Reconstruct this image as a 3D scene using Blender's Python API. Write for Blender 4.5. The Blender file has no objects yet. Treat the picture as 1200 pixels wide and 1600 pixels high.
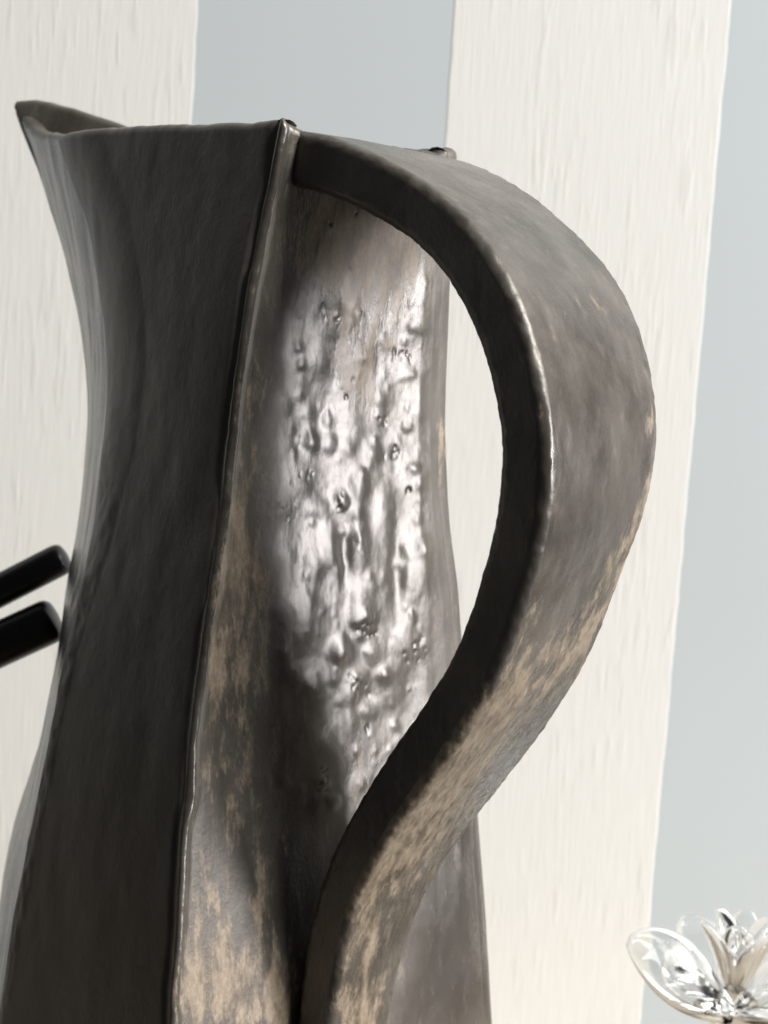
import bpy, bmesh, math, random
import numpy as np
from mathutils import Vector, Matrix

scene = bpy.context.scene
col = scene.collection
R = math.radians

# ------------------------------------------------------------------ camera
F_PX = 2490.0
PITCH, ROLL, CZ = R(6.7), R(3.8), 0.26
fw = np.array([0, math.cos(PITCH), -math.sin(PITCH)])
up0 = np.array([0, math.sin(PITCH), math.cos(PITCH)])
rt0 = np.array([1.0, 0, 0])
cr = math.cos(ROLL) * rt0 + math.sin(ROLL) * up0
cu = -math.sin(ROLL) * rt0 + math.cos(ROLL) * up0
CO = np.array([0, 0, CZ])
cam = bpy.data.cameras.new('camera')
cam.sensor_fit = 'VERTICAL'
cam.sensor_height = 36.0
cam.lens = 36.0 * F_PX / 1600.0
cam.clip_start, cam.clip_end = 0.02, 20
cam.dof.use_dof = True
cam.dof.focus_distance = 0.345
cam.dof.aperture_fstop = 24
co = bpy.data.objects.new('camera', cam)
col.objects.link(co)
m = Matrix.Identity(4)
for i in range(3):
    m[i][0], m[i][1], m[i][2], m[i][3] = cr[i], cu[i], -fw[i], CO[i]
co.matrix_world = m
scene.camera = co

# ------------------------------------------------------------------ world, lamps, exposure
w = bpy.data.worlds.new('World')
scene.world = w
w.use_nodes = True
bg = w.node_tree.nodes['Background']
bg.inputs[0].default_value = (0.90, 0.95, 1.0, 1)
bg.inputs[1].default_value = 0.05


def area(name, loc, target, sx, sy, power, color):
    l = bpy.data.lights.new(name, 'AREA')
    l.shape = 'RECTANGLE'
    l.size, l.size_y = sx, sy
    l.energy, l.color = power, color
    o = bpy.data.objects.new(name, l)
    col.objects.link(o)
    o.location = loc
    o.rotation_euler = (Vector(target) - Vector(loc)).to_track_quat('-Z', 'Y').to_euler()
    return o


area('window_light', (1.15, 0.14, 0.27), (0.0, 0.38, 0.2), 0.27, 0.50, 11.0, (0.98, 0.965, 1.0))
area('fill_light', (2.75, -0.92, 2.75), (0.0, 0.5, 0.2), 1.9, 1.9, 318.0, (1.0, 0.980, 0.945))  # soft fill added out of view at upper right to even the wall
scene.view_settings.view_transform = 'Standard'
scene.view_settings.look = 'None'
scene.view_settings.exposure = 0.0
scene.view_settings.gamma = 1.0


# ------------------------------------------------------------------ helpers
def proj(P):
    d = P - CO
    ww = d @ fw
    return 600 + F_PX * (d @ cr) / ww, 800 - F_PX * (d @ cu) / ww


def hash3(ix, iy, iz, seed):
    h = (ix.astype(np.int64) * 374761393 + iy.astype(np.int64) * 668265263
         + iz.astype(np.int64) * 2147483647 + seed * 1274126177) & 0xFFFFFFFF
    h = ((h ^ (h >> 13)) * 1103515245) & 0xFFFFFFFF
    h = ((h ^ (h >> 16)) * 2654435761) & 0xFFFFFFFF
    return ((h ^ (h >> 15)) & 0xFFFFFF) / float(0xFFFFFF)


def vnoise(P, scale, seed=0):
    q = P * np.asarray(scale)
    i = np.floor(q)
    f = q - i
    f = f * f * f * (f * (f * 6 - 15) + 10)
    i = i.astype(np.int64)
    out = 0
    for dx in (0, 1):
        for dy in (0, 1):
            for dz in (0, 1):
                wgt = (f[:, 0] if dx else 1 - f[:, 0]) * (f[:, 1] if dy else 1 - f[:, 1]) * (f[:, 2] if dz else 1 - f[:, 2])
                out = out + wgt * hash3(i[:, 0] + dx, i[:, 1] + dy, i[:, 2] + dz, seed)
    return out * 2 - 1


def fbm(P, scale, oct=3, seed=0):
    s = np.asarray(scale, float) * np.ones(3)
    o, a, t = 0, 1.0, 0
    for k in range(oct):
        o = o + a * vnoise(P, s * 2.03 ** k, seed + 17 * k)
        t += a
        a *= 0.5
    return o / t


def sstep(a, b, x):
    t = np.clip((x - a) / (b - a), 0, 1)
    return t * t * (3 - 2 * t)


def mesh_obj(name, verts, faces, mat, parent=None, smooth=True, attr=None):
    me = bpy.data.meshes.new(name)
    V = np.asarray(verts, np.float32)
    if isinstance(faces, np.ndarray):
        nf, k = faces.shape
        me.vertices.add(len(V))
        me.vertices.foreach_set('co', V.ravel())
        me.loops.add(nf * k)
        me.loops.foreach_set('vertex_index', faces.astype(np.int32).ravel())
        me.polygons.add(nf)
        me.polygons.foreach_set('loop_start', np.arange(0, nf * k, k, dtype=np.int32))
        me.update(calc_edges=True)
    else:
        me.from_pydata([tuple(v) for v in V], [], faces)
    me.polygons.foreach_set('use_smooth', [smooth] * len(me.polygons))
    if attr is not None:
        ca = me.color_attributes.new('wear_shade', 'FLOAT_COLOR', 'POINT')
        a = np.ones((len(V), 4), np.float32)
        a[:, :3] = attr
        ca.data.foreach_set('color', a.ravel())
    me.validate()
    me.update()
    me.materials.append(mat)
    o = bpy.data.objects.new(name, me)
    col.objects.link(o)
    o.parent = parent
    return o


def tag(o, label, cat, group=None):
    o['label'], o['category'] = label, cat
    if group:
        o['group'] = group


def empty(name, loc):
    o = bpy.data.objects.new(name, None)
    col.objects.link(o)
    o.location = loc
    o.empty_display_size = 0.02
    return o


class NT:
    def __init__(s, name):
        s.mat = bpy.data.materials.new(name)
        s.mat.use_nodes = True
        s.t = s.mat.node_tree
        s.b = s.t.nodes['Principled BSDF']

    def n(s, kind, **kw):
        nd = s.t.nodes.new(kind)
        for k, v in kw.items():
            if k.startswith('_'):
                setattr(nd, k[1:], v)
        return nd

    def link(s, a, b):
        s.t.links.new(a, b)

    def math(s, op, a, b=None, clamp=False):
        nd = s.t.nodes.new('ShaderNodeMath')
        nd.operation = op
        nd.use_clamp = clamp
        for i, v in enumerate((a, b)):
            if v is None:
                continue
            if isinstance(v, (int, float)):
                nd.inputs[i].default_value = v
            else:
                s.link(v, nd.inputs[i])
        return nd.outputs[0]

    def mix(s, fac, a, b):
        nd = s.t.nodes.new('ShaderNodeMix')
        nd.data_type = 'RGBA'
        for sock, v in ((nd.inputs[0], fac), (nd.inputs[6], a), (nd.inputs[7], b)):
            if isinstance(v, (int, float)):
                sock.default_value = v
            elif isinstance(v, tuple):
                sock.default_value = (*v, 1)
            else:
                s.link(v, sock)
        return nd.outputs[2]

    def noise(s, scale=(1, 1, 1), detail=4, rough=0.55, coord='Object'):
        tc = s.t.nodes.new('ShaderNodeTexCoord')
        mp = s.t.nodes.new('ShaderNodeMapping')
        mp.inputs['Scale'].default_value = scale
        s.link(tc.outputs[coord], mp.inputs[0])
        nz = s.t.nodes.new('ShaderNodeTexNoise')
        nz.inputs['Scale'].default_value = 1
        nz.inputs['Detail'].default_value = detail
        nz.inputs['Roughness'].default_value = rough
        s.link(mp.outputs[0], nz.inputs[0])
        return nz.outputs[0]

    def ramp(s, v, a, b):
        nd = s.t.nodes.new('ShaderNodeMapRange')
        nd.interpolation_type = 'SMOOTHSTEP'
        nd.inputs[1].default_value, nd.inputs[2].default_value = a, b
        s.link(v, nd.inputs[0])
        return nd.outputs[0]

    def bump(s, h, strength, dist, nrm=None):
        b = s.t.nodes.new('ShaderNodeBump')
        b.inputs['Strength'].default_value = strength
        b.inputs['Distance'].default_value = dist
        s.link(h, b.inputs['Height'])
        if nrm is not None:
            s.link(nrm, b.inputs['Normal'])
        return b.outputs[0]


# ------------------------------------------------------------------ materials
def glaze_material():
    s = NT('bronze_glaze')
    at = s.n('ShaderNodeVertexColor')
    at.layer_name = 'wear_shade'
    sp = s.n('ShaderNodeSeparateColor')
    s.link(at.outputs[0], sp.inputs[0])
    tan, pit_shade, dull = sp.outputs[0], sp.outputs[1], sp.outputs[2]
    big = s.noise((75, 75, 50), 4)
    mid = s.noise((300, 300, 105), 5, 0.62)
    fine = s.noise((1100, 1100, 700), 4, 0.6)
    grain = s.noise((4200, 4200, 4200), 2, 0.6)
    dark = s.mix(s.ramp(big, 0.35, 0.68), (0.043, 0.037, 0.030), (0.085, 0.076, 0.065))
    dark = s.mix(s.math('MULTIPLY', s.ramp(mid, 0.5, 0.75), 0.4), dark, (0.14, 0.122, 0.102))
    olive = s.mix(s.ramp(fine, 0.35, 0.7), (0.205, 0.163, 0.117), (0.285, 0.225, 0.163))
    brown = s.mix(s.ramp(mid, 0.35, 0.62), (0.112, 0.085, 0.059), olive)
    tm = s.math('ADD', tan, s.math('MULTIPLY', s.math('SUBTRACT', mid, 0.5), 1.7))
    tm = s.math('ADD', tm, s.math('MULTIPLY', s.math('SUBTRACT', fine, 0.5), 0.45))
    tmask = s.ramp(tm, 0.30, 0.86)
    base = s.mix(tmask, dark, brown)
    base = s.mix(s.math('MULTIPLY', pit_shade, 0.92), base, (0.012, 0.009, 0.007))
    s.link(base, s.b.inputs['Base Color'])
    rg = s.math('ADD', s.math('MULTIPLY', mid, 0.16), 0.18)
    rg = s.math('ADD', rg, s.math('MULTIPLY', tmask, 0.12))
    rg = s.math('ADD', rg, s.math('MULTIPLY', dull, 0.28))
    s.link(rg, s.b.inputs['Roughness'])
    s.b.inputs['Metallic'].default_value = 0.0
    s.b.inputs['IOR'].default_value = 1.75
    s.b.inputs['Specular IOR Level'].default_value = 0.5
    s.b.inputs['Specular Tint'].default_value = (1.0, 0.95, 0.89, 1)
    lump = s.noise((240, 240, 260), 4, 0.6)
    b0 = s.bump(tmask, 0.25, 0.00025)
    b1 = s.bump(lump, 0.17, 0.0008, b0)
    s.link(s.math('ADD', s.math('MULTIPLY', dull, 0.22, True), 0.035), b1.node.inputs['Strength'])
    b2 = s.bump(fine, 0.22, 0.0003, b1)
    s.link(s.math('ADD', s.math('MULTIPLY', dull, 0.25, True), 0.07), b2.node.inputs['Strength'])
    b3 = s.bump(grain, 0.25, 0.00012, b2)
    s.link(b3, s.b.inputs['Normal'])
    return s.mat


def wall_material():
    s = NT('striped_wallpaper')
    tc = s.n('ShaderNodeTexCoord')
    xyz = s.n('ShaderNodeSeparateXYZ')
    s.link(tc.outputs['Object'], xyz.inputs[0])
    wob = s.noise((30, 30, 60), 3)
    x = s.math('ADD', xyz.outputs[0], s.math('MULTIPLY', s.math('SUBTRACT', wob, 0.5), 0.0016))
    t = s.math('FRACT', s.math('DIVIDE', s.math('ADD', x, 0.0754 + 1.813), 0.1813))
    e = 0.0035
    up = s.ramp(t, 0.0 + 0.0, e)
    dn = s.ramp(t, 0.4868 - e, 0.4868)
    blue = s.math('SUBTRACT', up, dn)
    white = s.math('SUBTRACT', 1.0, blue)
    st1 = s.noise((430, 430, 40), 2, 0.5)
    patch = s.noise((38, 38, 22), 3, 0.6)
    st2 = s.noise((1300, 1300, 50), 2, 0.5)
    cloud = s.noise((14, 14, 10), 3)
    stroke = s.math('MULTIPLY', s.ramp(st1, 0.53, 0.64), s.ramp(patch, 0.36, 0.62))
    wc = s.mix(stroke, (0.785, 0.774, 0.733), (0.745, 0.730, 0.682))
    wc = s.mix(s.math('MULTIPLY', s.ramp(st2, 0.46, 0.62), 0.6), wc, (0.83, 0.815, 0.775))
    bc = s.mix(cloud, (0.532, 0.578, 0.590), (0.560, 0.602, 0.612))
    s.link(s.mix(blue, wc, bc), s.b.inputs['Base Color'])
    s.b.inputs['Roughness'].default_value = 0.55
    s.b.inputs['Specular IOR Level'].default_value = 0.3
    h = s.math('MULTIPLY', white, s.math('ADD', s.math('MULTIPLY', stroke, 0.6), s.math('MULTIPLY', st2, 0.9)))
    b1 = s.bump(h, 0.22, 0.0004)
    b2 = s.bump(white, 0.22, 0.0005, b1)
    fine = s.noise((1800, 1800, 1800), 2)
    b3 = s.bump(fine, 0.15, 0.0001, b2)
    s.link(b3, s.b.inputs['Normal'])
    return s.mat


def simple(name, colr, rough, spec=0.5, nscale=None, c2=None):
    s = NT(name)
    if nscale:
        nz = s.noise(nscale, 4)
        s.link(s.mix(s.ramp(nz, 0.3, 0.7), colr, c2), s.b.inputs['Base Color'])
        s.link(s.bump(nz, 0.1, 0.0004), s.b.inputs['Normal'])
    else:
        s.b.inputs['Base Color'].default_value = (*colr, 1)
    s.b.inputs['Roughness'].default_value = rough
    s.b.inputs['Specular IOR Level'].default_value = spec
    return s.mat


def glass_material(name, ior):
    s = NT(name)
    s.b.inputs['Base Color'].default_value = (0.985, 0.985, 0.975, 1)
    s.b.inputs['Transmission Weight'].default_value = 1.0
    s.b.inputs['IOR'].default_value = ior
    s.b.inputs['Roughness'].default_value = 0.02
    nz = s.noise((90, 90, 60), 2)
    s.link(s.bump(nz, 0.06, 0.002), s.b.inputs['Normal'])
    return s.mat


M_GLAZE, M_WALL = glaze_material(), wall_material()
M_BLACK = simple('black_lacquer', (0.006, 0.006, 0.007), 0.32, 0.4, (160, 160, 160), (0.010, 0.010, 0.011))
M_TABLE = simple('pale_wood', (0.27, 0.235, 0.185), 0.6, 0.25, (6, 120, 120), (0.32, 0.28, 0.225))
M_GLASS = glass_material('clear_glass', 1.33)


def box(name, lo, hi, mat):
    v = [(x, y, z) for x in (lo[0], hi[0]) for y in (lo[1], hi[1]) for z in (lo[2], hi[2])]
    f = [(0, 1, 3, 2), (4, 6, 7, 5), (0, 4, 5, 1), (2, 3, 7, 6), (0, 2, 6, 4), (1, 5, 7, 3)]
    return mesh_obj(name, v, f, mat, smooth=False)


# ------------------------------------------------------------------ setting
o = box('wall', (-1.3, 0.56, -0.4), (0.42, 0.60, 1.5), M_WALL)
o['kind'] = 'structure'
o['label'] = 'wallpapered wall with wide cream and pale blue vertical stripes'
o = box('shelf', (-0.75, 0.305, -0.03), (0.41, 0.557, 0.0), M_TABLE)
o['kind'] = 'structure'
o['label'] = 'pale painted wooden shelf under the pitcher'

# ------------------------------------------------------------------ pitcher
AX = np.array([-0.04097962, 0.40800734, 0.0])
TH = R(47)
nv = np.array([math.sin(TH), -math.cos(TH), 0])
uv = np.array([math.cos(TH), math.sin(TH), 0])
# z, back panel offset, half width, shoulder offset, front ridge offset
TAB = np.array([
    (0.3200, 0.0471, 0.0264, 0.0518, 0.1072), (0.3074, 0.0456, 0.0282, 0.0408, 0.0985),
    (0.2947, 0.0441, 0.0300, 0.0299, 0.0890), (0.2821, 0.0430, 0.0316, 0.0196, 0.0799),
    (0.2694, 0.0422, 0.0331, 0.0129, 0.0719), (0.2568, 0.0418, 0.0344, 0.0077, 0.0664),
    (0.2441, 0.0416, 0.0355, 0.0047, 0.0627), (0.2315, 0.0417, 0.0366, 0.0041, 0.0607),
    (0.2188, 0.0422, 0.0380, 0.0041, 0.0608), (0.2062, 0.0429, 0.0400, 0.0037, 0.0615),
    (0.1935, 0.0439, 0.0424, 0.0040, 0.0631), (0.1809, 0.0447, 0.0443, 0.0058, 0.0658),
    (0.1682, 0.0455, 0.0462, 0.0069, 0.0675), (0.1556, 0.0467, 0.0479, 0.0081, 0.0699),
    (0.1429, 0.0481, 0.0496, 0.0091, 0.0729), (0.1303, 0.0496, 0.0511, 0.0103, 0.0764),
    (0.1176, 0.0511, 0.0525, 0.0114, 0.0813), (0.1050, 0.0525, 0.0539, 0.0125, 0.0868),
    (0.0600, 0.0565, 0.0575, 0.0150, 0.0960), (0.0250, 0.0585, 0.0590, 0.0160, 0.1000),
    (0.0060, 0.0580, 0.0585, 0.0158, 0.0995), (0.0000, 0.0550, 0.0555, 0.0150, 0.0965)])[::-1]


def tab(z, i):
    # smooth (Catmull-Rom) lookup
    x, y = TAB[:, 0], TAB[:, i]
    z = np.clip(z, x[0], x[-1])
    k = np.clip(np.searchsorted(x, z) - 1, 0, len(x) - 2)
    sl = np.gradient(y, x)
    hh = x[k + 1] - x[k]
    t = (z - x[k]) / hh
    return ((1 + 2 * t) * (1 - t) ** 2 * y[k] + t * (1 - t) ** 2 * hh * sl[k]
            + t * t * (3 - 2 * t) * y[k + 1] + t * t * (t - 1) * hh * sl[k + 1])


# perimeter template: list of (corner weights...) samples; corners C R B S L
NEDGE = {0: 230, 1: 60, 2: 46, 3: 64, 4: 110}     # C-R, R-B, B-S, S-L, L-C
NCORN = {0: 26, 1: 22, 2: 14, 3: 18, 4: 20}
BULGE = {0: 0.0018, 1: 0.0012, 2: 0.0008, 3: 0.0006, 4: 0.0006}


def ring(z):
    """z: (N,) heights for each perimeter sample -> (N,2) points in (a,h)"""
    A, h, aL, S = (tab(z, i) for i in (1, 2, 3, 4))
    S = S + 0.0014 * (1 - sstep(0.27, 0.30, z))
    hL = 0.95 * h
    zero = np.zeros_like(z)
    P = [np.stack(q, -1) for q in ((A, -h), (A, h + 0.0032), (-aL, hL), (-S, zero), (-aL, -hL))]
    top = sstep(0.16, 0.27, z)
    rad = [0.0022 + zero, 0.0070 + zero, 0.008 + zero, 0.006 - 0.001 * sstep(0.27, 0.31, z), 0.004 + 0.010 * top]
    return P, rad


def template():
    seg = []
    for c in range(5):
        for k in range(NCORN[c]):
            seg.append((0, c, (k + 0.5) / NCORN[c]))
        for k in range(NEDGE[c]):
            seg.append((1, c, (k + 0.5) / NEDGE[c]))
    return seg


SEG = template()
NP = len(SEG)
kind = np.array([s[0] for s in SEG])
cidx = np.array([s[1] for s in SEG])
tpar = np.array([s[2] for s in SEG])


def ring_points(z):
    P, rad = ring(z)
    P = np.stack(P, 0)           # 5,N,2
    rad = np.stack(rad, 0)
    ii = np.arange(NP)
    p0, p1 = P[cidx, ii], P[(cidx + 1) % 5, ii]
    pm = P[(cidx - 1) % 5, ii]
    r0, r1 = rad[cidx, ii][:, None], rad[(cidx + 1) % 5, ii][:, None]
    e01 = p1 - p0
    l01 = np.linalg.norm(e01, axis=1, keepdims=True)
    e01 = e01 / l01
    em = p0 - pm
    em = em / np.linalg.norm(em, axis=1, keepdims=True)
    t = tpar[:, None]
    b0, b2 = p0 - em * r0, p0 + e01 * r0
    pc = p0 + (p0 - (b0 + b2) / 2) * 0.25
    corner = (1 - t) ** 2 * b0 + 2 * t * (1 - t) * pc + t * t * b2
    s0, s1 = p0 + e01 * r0, p1 - e01 * r1
    nn = np.stack([e01[:, 1], -e01[:, 0]], -1)
    bul = np.array([BULGE[c] for c in cidx])[:, None]
    prof_b = np.where(cidx[:, None] == 0, np.interp(t, [0, 0.12, 0.30, 0.45, 0.60, 0.88, 0.95, 1], [0, -0.14, -0.26, -0.22, 0.04, 0.75, 0.75, 0.45]), 4 * t * (1 - t))
    edge = s0 + (s1 - s0) * t + nn * bul * prof_b
    return np.where(kind[:, None] == 0, corner, edge)


# rim height around the perimeter (control: position c + t along the edge c)
RC = [(-0.12, 0.3010), (-0.02, 0.3014), (0.0, 0.3017), (0.05, 0.3008), (0.12, 0.2998), (0.5, 0.2994), (0.9, 0.3002), (1.0, 0.3022), (1.1, 0.3020),
      (1.5, 0.3018), (2.0, 0.3022), (2.25, 0.3062), (2.5, 0.3112), (2.75, 0.3152), (2.92, 0.3162), (3.0, 0.3148),
      (3.1, 0.3108), (3.25, 0.3072), (3.5, 0.3046), (3.75, 0.3030), (3.93, 0.3018), (4.06, 0.3020), (4.5, 0.3014), (4.88, 0.3010), (4.98, 0.3014), (5.0, 0.3017)]
pos = np.where(kind == 1, cidx + 0.04 + 0.92 * tpar, cidx + (tpar - 0.5) * 0.08)
RX, RY = np.array([r[0] for r in RC]), np.array([r[1] for r in RC])
rimz = np.interp(pos, RX, RY)
kern = np.hanning(15)
kern /= kern.sum()
rimz = np.convolve(np.r_[rimz[-7:], rimz, rimz[:7]], kern, 'valid')
pp = np.stack([np.cos(pos / 5 * 6.283) * 4, np.sin(pos / 5 * 6.283) * 4, np.zeros(NP)], -1)
rimz = rimz + 0.0004 * fbm(pp, 3.0, 3, 5)

NZ = 560
vz = np.linspace(0, 1, NZ)
rows = []
for v in vz:
    z = v * rimz
    rows.append(np.concatenate([ring_points(z), z[:, None]], 1))
G = np.stack(rows, 0)                       # NZ,NP,3 in (a,h,z)
T = np.roll(G, -1, 1) - np.roll(G, 1, 1)
N2 = np.stack([T[..., 1], -T[..., 0]], -1)
N2 /= np.linalg.norm(N2, axis=-1, keepdims=True)
# smooth the outward direction so that displacement stays clean across corners
flat = G.reshape(-1, 3)
W0 = AX + flat[:, :1] * nv + flat[:, 1:2] * uv + flat[:, 2:] * np.array([0, 0, 1.0])
PX, PY = proj(W0)
posg = np.tile(pos, NZ)
# signed distance (m) from corner C along the perimeter
d = np.linalg.norm(np.diff(G[..., :2], axis=1), axis=-1)
cum = np.concatenate([np.zeros((NZ, 1)), np.cumsum(d, 1)], 1)
c0 = NCORN[0] // 2
sC = cum - cum[:, c0:c0 + 1]
tot = cum[:, -1:] + d[:, :1]
sC = np.where(sC > tot / 2, sC - tot, sC).ravel()
zf = flat[:, 2]
onback = ((posg > -0.1) & (posg < 1.0)).astype(float)
backm = onback * sstep(0.0, 0.004, sC)

disp = 0.0007 * fbm(W0, (45, 45, 22), 3, 1) + 0.00007 * fbm(W0, (260, 260, 110), 3, 2)
# blistered zone of the back panel
PXn = PX + 26 * fbm(W0, (130, 130, 110), 3, 12)
PYn = PY + 60 * fbm(W0, (150, 150, 60), 3, 14)
zone = backm * sstep(385, 480, PYn) * (1 - sstep(1230, 1330, PY)) * sstep(415, 465, PXn) * (1 - sstep(655, 690, PX) * 0.75)
topz = backm * sstep(320, 380, PY) * (1 - sstep(430, 520, PY)) * sstep(470, 520, PX)
disp += zone * (0.00048 * fbm(W0, (62, 62, 55), 2, 7) + 0.00004 * fbm(W0, (480, 480, 520), 2, 9))
disp += topz * 0.00022 * fbm(W0, (200, 200, 90), 3, 8)
BL = [(514, 500, 22, 27, 1.0), (500, 565, 16, 22, .8), (620, 555, 30, 26, -.55), (513, 658, 8, 12, .8), (514, 692, 11, 17, 1.2),
      (540, 700, 11, 14, .7), (487, 690, 12, 12, .8), (468, 748, 20, 36, 1.3), (497, 795, 20, 14, .9), (560, 757, 14, 24, 1.3),
      (533, 785, 10, 12, 1.1), (582, 708, 12, 14, .8), (614, 705, 10, 10, -.6), (650, 745, 20, 34, .9), (600, 800, 14, 40, .9),
      (512, 845, 13, 34, 1.1), (490, 880, 14, 30, .9), (470, 965, 24, 34, 1.2), (560, 850, 13, 45, 1.2), (562, 960, 20, 34, 1.3),
      (620, 890, 11, 60, -1.1), (537, 870, 9, 40, -1.0), (650, 890, 20, 46, .9), (530, 1015, 14, 22, .9), (640, 1005, 26, 22, .8),
      (560, 1062, 18, 18, 1.2), (490, 1072, 16, 22, .8), (605, 1080, 20, 24, .9), (575, 1110, 14, 14, .8), (545, 1135, 12, 30, .7),
      (510, 1165, 14, 18, .9), (503, 1222, 10, 11, 1.2), (518, 1250, 11, 13, 1.3), (440, 790, 16, 20, .6), (600, 620, 16, 26, .5),
      (655, 640, 12, 26, .5), (545, 420, 8, 8, .4), (515, 352, 8, 9, .5), (450, 1010, 12, 26, .6), (580, 1020, 12, 18, .8), (665, 960, 12, 24, .5)]
for x, y, rx, ry, hgt in BL:
    q = ((PX - x) / rx) ** 2 + ((PY - y) / ry) ** 2
    disp += onback * 0.00052 * hgt * (0.2 * np.clip(1 - q * 0.55, 0, 1) ** 1.3 + 0.7 * np.exp(-q * 0.8))
rng = np.random.default_rng(4)
for k in range(230):
    x, y = rng.uniform(440, 685), rng.uniform(440, 1260)
    r0 = rng.choice([5, 7, 9, 12, 16], p=[.3, .28, .2, .14, .08]) * rng.uniform(0.85, 1.15)
    q = ((PX - x) / r0) ** 2 + ((PY - y) / (r0 * rng.uniform(0.95, 1.45))) ** 2
    disp += zone * 0.00022 * (r0 / 9) * rng.uniform(0.3, 1.2) * np.exp(-q * 1.3)
# pits
pit_shade = np.zeros(len(W0))
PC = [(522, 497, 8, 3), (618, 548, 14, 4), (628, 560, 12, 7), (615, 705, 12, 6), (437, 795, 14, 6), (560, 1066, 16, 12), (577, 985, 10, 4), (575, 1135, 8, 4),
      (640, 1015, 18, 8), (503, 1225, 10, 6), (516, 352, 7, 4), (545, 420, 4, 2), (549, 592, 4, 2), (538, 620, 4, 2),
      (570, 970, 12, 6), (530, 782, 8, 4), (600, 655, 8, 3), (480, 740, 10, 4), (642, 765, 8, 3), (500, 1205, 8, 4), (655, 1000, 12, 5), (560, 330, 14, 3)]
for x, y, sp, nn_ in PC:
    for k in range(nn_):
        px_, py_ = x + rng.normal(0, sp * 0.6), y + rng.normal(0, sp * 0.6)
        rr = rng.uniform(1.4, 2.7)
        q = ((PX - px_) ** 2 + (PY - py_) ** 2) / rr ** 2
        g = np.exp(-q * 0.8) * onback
        pit_shade = np.maximum(pit_shade, g)
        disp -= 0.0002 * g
# seam: overlapped slab edge along corner C
wav = 0.0009 * fbm(np.stack([zf * 0, zf * 0, zf], -1), (1, 1, 70), 3, 40)
sS = sC + wav
seamz = np.exp(-(sS / 0.0022) ** 2)
disp += seamz * 0.00018 * fbm(W0, (500, 500, 420), 3, 47)
seam_amp = 0.55 + 0.45 * fbm(np.stack([zf * 0 + 3, zf * 0, zf], -1), (1, 1, 48), 4, 44) * 1.6
disp += 0.00085 * np.clip(0.35 + 0.8 * seam_amp, 0.15, 1.4) * np.exp(-((sS - 0.0008) / np.where(sS > 0.0008, 0.0022, 0.0008)) ** 2)
disp -= 0.0012 * np.exp(-((sS + 0.0014) / 0.0009) ** 2) * (0.45 + 0.55 * sstep(0.20, 0.27, zf))
disp -= 0.0002 * np.exp(-((sS - 0.0030) / 0.0014) ** 2)
# clay strip beside the seam under the handle root
disp += 0.0005 * np.exp(-((sS - 0.0044 - 2 * wav) / 0.0009) ** 2) * sstep(0.283, 0.293, zf)
disp -= 0.0006 * np.exp(-((sS - 0.0026) / 0.0008) ** 2) * sstep(0.280, 0.290, zf)
# worn, knobbly edge at the shoulder on the left
dsh = np.abs(posg - 4.0)
disp += 0.0009 * np.exp(-(dsh / 0.04) ** 2) * fbm(W0, (180, 180, 120), 3, 51) * (1 - sstep(0.20, 0.26, zf))
# tool facets
disp += 0.0002 * ((posg > 3.0) & (posg < 4.0)) * fbm(W0, (160, 160, 14), 2, 61)
D = flat.copy()
D[:, :2] += N2.reshape(-1, 2) * disp[:, None]

# ---- wear: tan where the glaze is thin, left band also lightened against handle shade
streak = fbm(W0, (240, 240, 42), 3, 71)
tan = np.full(len(W0), 0.06) + (0.13 + 0.10 * (1 - sstep(420, 500, PX)) * (1 - sstep(1000, 1150, PY))) * backm * (1 - zone * 0.6) * (1 - 0.9 * sstep(600, 700, PX) * sstep(1200, 1320, PY))


def blob(x, y, rx, ry, s):
    return s * np.exp(-(((PX - x) / rx) ** 2 + ((PY - y) / ry) ** 2))


tb = (blob(550, 365, 90, 80, 1.3) + blob(570, 480, 46, 110, .9) + blob(380, 640, 26, 90, .3) + blob(400, 900, 30, 120, .3) + blob(370, 1020, 30, 120, .35) + blob(560, 590, 34, 60, .7) + blob(640, 410, 22, 70, .35)
      + blob(365, 850, 18, 75, .75) + blob(335, 960, 14, 120, .45) + blob(335, 1090, 12, 60, .45) + blob(690, 690, 6, 60, .5)
      + blob(330, 1440, 40, 80, .40) + blob(370, 1550, 65, 80, .65) + blob(410, 1390, 22, 50, .65) + blob(350, 1250, 40, 90, .25)
      + blob(300, 1560, 26, 70, .55) + blob(560, 1210, 22, 60, .55) + blob(440, 1560, 30, 80, .5) + blob(450, 620, 16, 40, .2)
      + blob(390, 1180, 12, 60, .35) + blob(690, 1420, 50, 120, .12) + blob(420, 700, 20, 60, .15))
tan += onback * tb * (0.85 + 0.5 * streak)
sidem = (posg > 3.95).astype(float)
ts = blob(216, 1515, 16, 10, .9) + blob(240, 1470, 12, 10, .6) + blob(150, 1556, 14, 6, .6) + blob(150, 1590, 100, 40, .25) + blob(222, 975, 9, 8, .5)
tan += sidem * ts
dull = np.zeros(len(W0))
dull += sidem * 0.75 * (1 - np.exp(-((sS - 0.0006) / 0.0014) ** 2))
dull += onback * (1 - zone) * 0.8 * (1 - np.exp(-((sS - 0.0010) / 0.0024) ** 2))
dull += ((posg >= 1.0) & (posg <= 2.9)) * 0.35
dull += 0.8 * np.exp(-((posg - 1.0) / 0.07) ** 2)
dull *= 1 - onback * sstep(560, 640, PX) * sstep(1180, 1280, PY)
pit_shade = np.maximum(pit_shade, onback * (blob(705, 1450, 60, 190, 0.75) + blob(440, 1250, 60, 130, 0.35)))  # darker at lower right; handle's shadow painted in beside its lower end
pit_shade = np.maximum(pit_shade, sidem * 0.85 * sstep(700, 1350, PY + 60 * fbm(W0, 30, 2, 66)))  # shade on the lower side panel painted into the glaze colour
attr_out = np.stack([np.clip(tan, 0, 1), np.clip(pit_shade, 0, 1), np.clip(dull, 0, 1)], -1)


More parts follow.
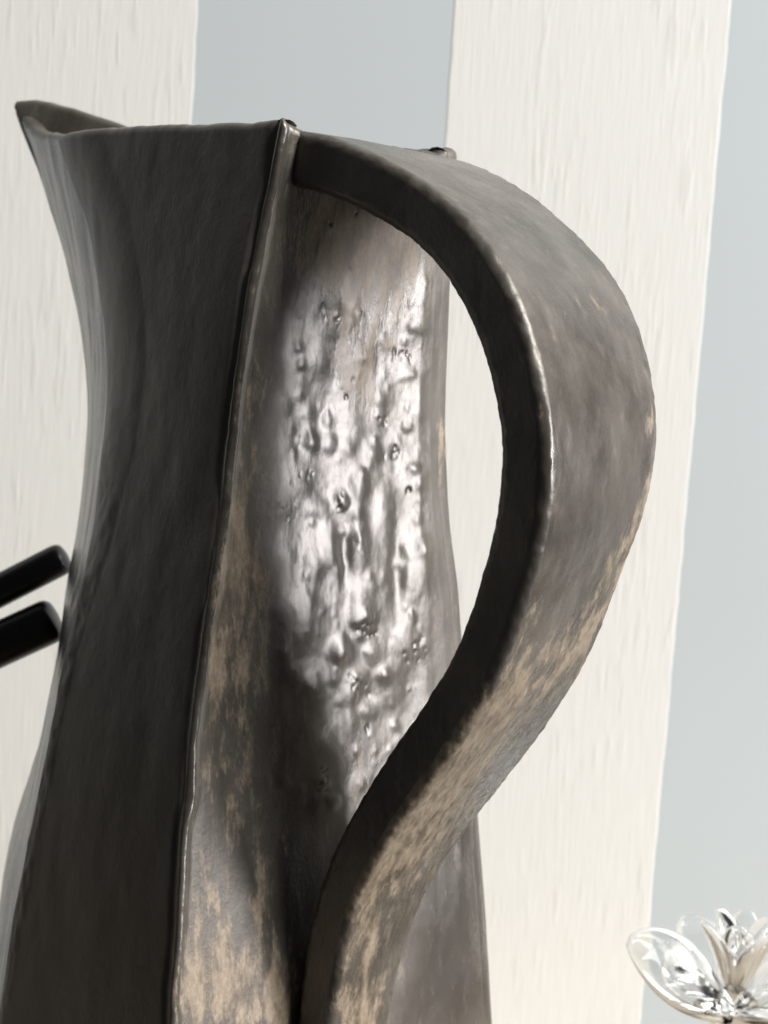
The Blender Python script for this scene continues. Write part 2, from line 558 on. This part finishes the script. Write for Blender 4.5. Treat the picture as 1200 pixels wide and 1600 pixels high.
def toW(A3):
    return AX + A3[:, :1] * nv + A3[:, 1:2] * uv + A3[:, 2:] * np.array([0, 0, 1.0])


verts = [D]
attrs = [attr_out]
TOP = D.reshape(NZ, NP, 3)[-1]
nin = N2[-1]
WT = 0.0054
extra = []
for ang in (30, 60, 90, 120, 150):
    c, s_ = math.cos(R(ang)), math.sin(R(ang))
    q = TOP.copy()
    q[:, :2] -= nin * (WT / 2) * (1 - c)
    q[:, 2] += WT * 0.38 * s_
    extra.append(q)
NI = 60
for v in np.linspace(1, 0.03, NI):
    z = v * rimz
    q = np.concatenate([ring_points(z), z[:, None]], 1)
    j = int(round(v * (NZ - 1)))
    q[:, :2] -= N2[j] * WT
    extra.append(q)
for q in extra:
    verts.append(q)
    a = np.zeros((NP, 3))
    a[:, 0], a[:, 2] = 0.08, 0.5
    attrs.append(a)
NR = NZ + len(extra)
i = np.arange(NP)
ip = (i + 1) % NP
F = []
for r in range(NR - 1):
    F.append(np.stack([r * NP + i, r * NP + ip, (r + 1) * NP + ip, (r + 1) * NP + i], -1))
V = np.concatenate(verts)
Aall = np.concatenate(attrs)
# bottoms (triangle fans as degenerate-free quads are not needed: use two centre points)
cb, ci = len(V), len(V) + 1
V = np.concatenate([V, [[-0.012, 0, 0.0]], [[-0.012, 0, 0.03 * 0.3]]])
Aall = np.concatenate([Aall, np.zeros((2, 3))])
last = (NR - 1) * NP
F = np.concatenate(F)
fl = F.tolist() if False else None
root = empty('pitcher', tuple(AX))
tag(root, 'tall dark bronze glazed ceramic pitcher with pointed spout and broad strap handle', 'pitcher')
Vw = toW(V) - AX
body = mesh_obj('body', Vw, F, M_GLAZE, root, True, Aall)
body['label'] = 'faceted slab built pitcher wall with blistered glossy back panel'
bm = bmesh.new()
bm.from_mesh(body.data)
bm.verts.ensure_lookup_table()
for k in range(NP):
    bm.faces.new((bm.verts[cb], bm.verts[(k + 1) % NP], bm.verts[k]))
    bm.faces.new((bm.verts[ci], bm.verts[last + k], bm.verts[last + (k + 1) % NP]))
bm.to_mesh(body.data)
bm.free()
body.data.polygons.foreach_set('use_smooth', [True] * len(body.data.polygons))

# ---- handle: a strap swept along its outer profile (reach a, height z, half width)
HP = np.array([
    (0.0405, 0.3018, 0.0240), (0.0480, 0.3010, 0.0240), (0.0560, 0.2994, 0.0238), (0.0660, 0.2962, 0.0232), (0.0732, 0.2932, 0.0225),
    (0.0808, 0.2895, 0.0219), (0.0882, 0.2850, 0.0218), (0.0949, 0.2799, 0.0220), (0.1004, 0.2746, 0.0221),
    (0.1048, 0.2690, 0.0220), (0.1087, 0.2631, 0.0219), (0.1115, 0.2570, 0.0217), (0.1138, 0.2509, 0.0214),
    (0.1155, 0.2446, 0.0210), (0.1164, 0.2382, 0.0206), (0.1167, 0.2316, 0.0200), (0.1162, 0.2250, 0.0194),
    (0.1148, 0.2182, 0.0187), (0.1129, 0.2114, 0.0181), (0.1108, 0.2044, 0.0178), (0.1086, 0.1975, 0.0177),
    (0.1061, 0.1907, 0.0177), (0.1027, 0.1836, 0.0176), (0.0986, 0.1767, 0.0177), (0.0944, 0.1698, 0.0179),
    (0.0896, 0.1630, 0.0181), (0.0844, 0.1558, 0.0180), (0.0788, 0.1479, 0.0173), (0.0730, 0.1394, 0.0158),
    (0.0678, 0.1303, 0.0142), (0.0640, 0.1212, 0.0128), (0.0617, 0.1125, 0.0119), (0.0603, 0.1038, 0.0113),
    (0.0594, 0.0952, 0.0109), (0.0588, 0.0850, 0.0104), (0.0580, 0.0740, 0.0095), (0.0565, 0.0640, 0.0078)])
dd = np.r_[0, np.cumsum(np.linalg.norm(np.diff(HP[:, :2], axis=0), axis=1))]
NH = 420
tt = np.linspace(0, dd[-1], NH)
prof = np.stack([np.interp(tt, dd, HP[:, k]) for k in range(3)], -1)
k_ = np.hanning(31)
k_ /= k_.sum()
for c in range(3):
    e = np.r_[2 * prof[0, c] - prof[15:0:-1, c], prof[:, c], 2 * prof[-1, c] - prof[-2:-17:-1, c]]
    prof[:, c] = np.convolve(e, k_, 'valid')
low = sstep(0.62, 0.86, tt / tt[-1])
prof[:, 0] += 0.0052 * low
hoff = -0.0054 * low
tg = np.gradient(prof[:, :2], axis=0)
tg /= np.linalg.norm(tg, axis=1, keepdims=True)
inw = np.stack([tg[:, 1], -tg[:, 0]], -1)     # points to the inside of the loop
TK = np.interp(tt / tt[-1], [0, 0.06, 0.2, 0.5, 0.8, 1], [0.0125, 0.0122, 0.0112, 0.0113, 0.0113, 0.011])
# rounded rectangle section: (s across -1..1, depth 0..1) with metric corner radius
sec = []
CR = 0.0024
for k in range(70):
    sec.append(('o', -1 + 2 * (k + .5) / 70, 0))
for k in range(8):
    sec.append(('c', (1, 0), (k + .5) / 8))
for k in range(22):
    sec.append(('r', (k + .5) / 22, 0))
for k in range(8):
    sec.append(('c', (1, 1), (k + .5) / 8))
for k in range(40):
    sec.append(('i', 1 - 2 * (k + .5) / 40, 0))
for k in range(8):
    sec.append(('c', (-1, 1), (k + .5) / 8))
for k in range(22):
    sec.append(('l', 1 - (k + .5) / 22, 0))
for k in range(8):
    sec.append(('c', (-1, 0), (k + .5) / 8))
HV, HPX = [], []
slant = np.interp(tt / tt[-1], [0, 0.1, 0.25, 0.7, 0.9, 1], [0, 0, 1, 1, 0, 0])
for r in range(NH):
    hw, tk = prof[r, 2], TK[r]
    for s_ in sec:
        if s_[0] == 'o':
            x, y = s_[1] * (hw - CR), -0.0004 * (1 - s_[1] ** 2)
        elif s_[0] == 'i':
            x, y = s_[1] * (hw - CR), tk + 0.0004 * (1 - s_[1] ** 2)
        elif s_[0] == 'r':
            x, y = hw, CR + s_[1] * (tk - 2 * CR)
        elif s_[0] == 'l':
            x, y = -hw, CR + s_[1] * (tk - 2 * CR)
        else:
            (sx, sy), f = s_[1], s_[2]
            a0 = {(1, 0): -90, (1, 1): 0, (-1, 1): 90, (-1, 0): 180}[(sx, sy)]
            a = R(a0 + 90 * f)
            x = sx * (hw - CR) + CR * math.cos(a)
            y = (CR if sy == 0 else tk - CR) + CR * math.sin(a)
        if x > 0:
            x *= 1 + 0.16 * slant[r]
        y += 0.075 * (x / hw) * hw * (1 - y / tk) * slant[r]
        HV.append((prof[r, 0] + inw[r, 0] * y, x + hoff[r], prof[r, 1] + inw[r, 1] * y))
HV = np.array(HV)
NS = len(sec)
HW = toW(HV)
hx, hy = proj(HW)
g3 = HV.reshape(NH, NS, 3)
t1 = np.roll(g3, -1, 1) - np.roll(g3, 1, 1)
t2 = np.gradient(g3, axis=0)
hn = np.cross(t1, t2)
hn /= np.linalg.norm(hn, axis=-1, keepdims=True) + 1e-12
cen = g3.mean(axis=1, keepdims=True)
sg = np.sign(((g3 - cen) * hn).sum(-1, keepdims=True).mean())
hn = (hn * sg).reshape(-1, 3)
iscorner = np.array([s_[0] == 'c' for s_ in sec])
cm = np.tile(iscorner, NH).astype(float)
hd = 0.0003 * fbm(HW, (50, 50, 45), 2, 81) + 0.00008 * fbm(HW, (380, 380, 260), 3, 83) + 0.00022 * cm * fbm(HW, (600, 600, 600), 3, 84)
hd += 0.00016 * fbm(HW, (900, 900, 500), 2, 85) * sstep(1000, 1150, hy)
HD = HV + hn * hd[:, None]
outer = np.tile(np.array([s_[0] == 'o' or (s_[0] == 'c' and s_[1][1] == 0) for s_ in sec]), NH).astype(float)
leftf = np.tile(np.array([s_[0] == 'l' for s_ in sec]), NH).astype(float)
hst = fbm(HW, (170, 170, 60), 3, 91)


def hb(x, y, rx, ry, s, ang=0):
    ca, sa = math.cos(R(ang)), math.sin(R(ang))
    dx, dy = hx - x, hy - y
    return s * np.exp(-(((dx * ca + dy * sa) / rx) ** 2 + ((-dx * sa + dy * ca) / ry) ** 2))


ht = (hb(760, 1130, 34, 120, .95, 35) + hb(690, 1230, 60, 110, .85, 38) + hb(600, 1330, 60, 90, .8, 30) + hb(560, 1480, 40, 120, .85, 12) + hb(560, 1620, 40, 90, .7)
      + hb(960, 900, 22, 110, .8, 28) + hb(880, 1040, 40, 90, .6, 35) + hb(1005, 780, 14, 90, .5, 12) + hb(870, 580, 10, 40, .4, -15) + hb(880, 500, 12, 30, .3)
      + hb(850, 650, 12, 60, .35, -8) + hb(940, 480, 16, 20, .3) + hb(1015, 660, 12, 50, .4) + hb(835, 960, 24, 60, .3) + hb(920, 470, 30, 40, .15))
htan = 0.05 + outer * ht * (0.85 + 0.5 * hst) + leftf * (0.10 * sstep(1050, 1300, hy) + hb(560, 265, 30, 16, .25))
hattr = np.stack([np.clip(htan, 0, 1), np.clip(hb(655, 1300, 3, 3, .8) + hb(745, 1170, 4, 4, .8) + hb(800, 1215, 4, 5, .7), 0, 1),
                  0.05 + 0.7 * leftf + cm * np.clip(0.55 - 0.55 * np.exp(-((hy - 725) / 90) ** 2) + 0.4 * fbm(HW, 160, 3, 95), 0, 0.8)], -1)
ii = np.arange(NS)
iq = (ii + 1) % NS
HF = []
for r in range(NH - 1):
    HF.append(np.stack([r * NS + ii, r * NS + iq, (r + 1) * NS + iq, (r + 1) * NS + ii], -1))
HF = np.concatenate(HF)
handle = mesh_obj('handle', toW(HD) - AX, HF, M_GLAZE, root, True, hattr)
handle['label'] = 'broad tapering strap handle with tan worn lower outer face'
bm = bmesh.new()
bm.from_mesh(handle.data)
bm.verts.ensure_lookup_table()
bm.faces.new([bm.verts[k] for k in range(NS)])
bm.faces.new([bm.verts[(NH - 1) * NS + k] for k in range(NS - 1, -1, -1)])
bmesh.ops.recalc_face_normals(bm, faces=bm.faces)
bm.to_mesh(handle.data)
bm.free()


# ------------------------------------------------------------------ black rods leaning on the pitcher
def rod(tip, direction, rad, label):
    tip, dr = Vector(tip), Vector(direction).normalized()
    length = (tip.z - rad * math.sqrt(1 - dr.z ** 2)) / -dr.z
    prof_ = [(0.0, 0.0), (rad * 0.55, 0.0001), (rad * 0.80, 0.0005), (rad * 0.92, 0.0012), (rad * 0.98, 0.0022), (rad, 0.0036)]
    prof_ += [(rad, 0.0036 + (length - 0.008) * k / 12) for k in range(1, 13)]
    prof_ += [(rad * 0.9, length - 0.002), (rad * 0.6, length), (0, length)]
    n_ = 40
    vs, fs = [], []
    rows_ = []
    for r_, d_ in prof_:
        if r_ == 0:
            rows_.append([len(vs)])
            vs.append((0, 0, -d_))
        else:
            rows_.append(list(range(len(vs), len(vs) + n_)))
            for k in range(n_):
                a = 2 * math.pi * k / n_
                vs.append((r_ * math.cos(a), r_ * math.sin(a), -d_))
    for a, b in zip(rows_[:-1], rows_[1:]):
        for k in range(n_):
            k2 = (k + 1) % n_
            if len(a) == 1:
                fs.append((a[0], b[k], b[k2]))
            elif len(b) == 1:
                fs.append((a[k], b[0], a[k2]))
            else:
                fs.append((a[k], b[k], b[k2], a[k2]))
    ob = mesh_obj('black_rod', vs, fs, M_BLACK)
    ob.location = tip
    ob.rotation_euler = (-dr).to_track_quat('Z', 'Y').to_euler()
    tag(ob, label, 'rod', 'black rods leaning against the pitcher')
    return ob


dirr = (-0.0192, 0.0, -0.0115)
rod((-0.0917, 0.4600, 0.1868), dirr, 0.0048, 'thinner upper black round rod with blunt end beside pitcher')
rod((-0.0930, 0.4570, 0.1690), (-0.0182, -0.0010, -0.0098), 0.0066, 'thicker lower black round rod with blunt end touching pitcher')


# ------------------------------------------------------------------ clear glass flower cup
def lathe(prof_, n_, wave=None):
    vs, fs = [], []
    for j, (r_, z_) in enumerate(prof_):
        for k in range(n_):
            a = 2 * math.pi * k / n_
            rr, zz = (r_, z_) if wave is None else wave(r_, z_, a)
            vs.append((rr * math.cos(a), rr * math.sin(a), zz))
    for j in range(len(prof_) - 1):
        for k in range(n_):
            k2 = (k + 1) % n_
            fs.append((j * n_ + k, j * n_ + k2, (j + 1) * n_ + k2, (j + 1) * n_ + k))
    fs.append(tuple(range(n_ - 1, -1, -1)))
    fs.append(tuple((len(prof_) - 1) * n_ + k for k in range(n_)))
    return vs, fs


gl = empty('glass_flower', (0.1029, 0.45, 0))
tag(gl, 'small clear glass flower ornament with broad rounded petals around a cluster of short ones', 'glass ornament')


def petal(az, tilt, length, width, thick, base, roll=0.0, cup=0.003):
    vs, fs = [], []
    NU, NV_ = 22, 28
    for a in range(NU):
        t = a / (NU - 1)
        w_ = width * (math.sin(math.pi * min(1, t * 0.93 + 0.05)) ** 0.75) * (0.45 + 0.55 * t) + 0.0006
        th_ = thick * (1 - 0.55 * t) * (math.sin(math.pi * (0.06 + 0.92 * t)) ** 0.5) + 0.0003
        cx = length * t
        cz = cup * math.sin(t * 2.2)
        for b in range(NV_):
            an = 2 * math.pi * b / NV_
            vs.append((cx, w_ * math.cos(an), cz + th_ * math.sin(an) + 0.16 * w_ * math.cos(an) ** 2))
    for a in range(NU - 1):
        for b in range(NV_):
            b2 = (b + 1) % NV_
            fs.append((a * NV_ + b, (a + 1) * NV_ + b, (a + 1) * NV_ + b2, a * NV_ + b2))
    fs.append(tuple(range(NV_)))
    fs.append(tuple((NU - 1) * NV_ + b for b in range(NV_ - 1, -1, -1)))
    ob = mesh_obj('petal', vs, fs, M_GLASS, gl)
    ob.location = base
    ob.rotation_euler = (Matrix.Rotation(az, 3, 'Z') @ Matrix.Rotation(-tilt, 3, 'Y') @ Matrix.Rotation(roll, 3, 'X')).to_euler()
    return ob


HUB = (0.0095, 0.0, 0.0640)
petal(R(183), R(33), 0.0400, 0.0158, 0.0042, HUB, R(-36), 0.001)
petal(R(118), R(40), 0.0330, 0.0120, 0.0036, HUB, R(-12), 0.002)
petal(R(58), R(42), 0.0330, 0.0120, 0.0036, HUB, 0, 0.002)
petal(R(-5), R(38), 0.0330, 0.0120, 0.0036, HUB, R(20), 0.002)
petal(R(-62), R(20), 0.0250, 0.0105, 0.0036, HUB, 0, 0.001)
for k in range(6):
    petal(R(190 + 60 * k), R(54 + (k % 2) * 9), 0.0240, 0.0060, 0.0032, (HUB[0], HUB[1], HUB[2] + 0.0085))
vs, fs = lathe([(0.0200, 0.0), (0.0206, 0.0012), (0.0200, 0.0030), (0.0130, 0.0065), (0.0085, 0.0140), (0.0062, 0.028), (0.0056, 0.044), (0.0060, 0.056),
                (0.0064, 0.0620), (0.0062, 0.0670), (0.0052, 0.0710), (0.0028, 0.0735), (0.0005, 0.0742)], 40)
hub = mesh_obj('stem', vs, fs, M_GLASS, gl)
hub.location = (HUB[0], HUB[1], 0)
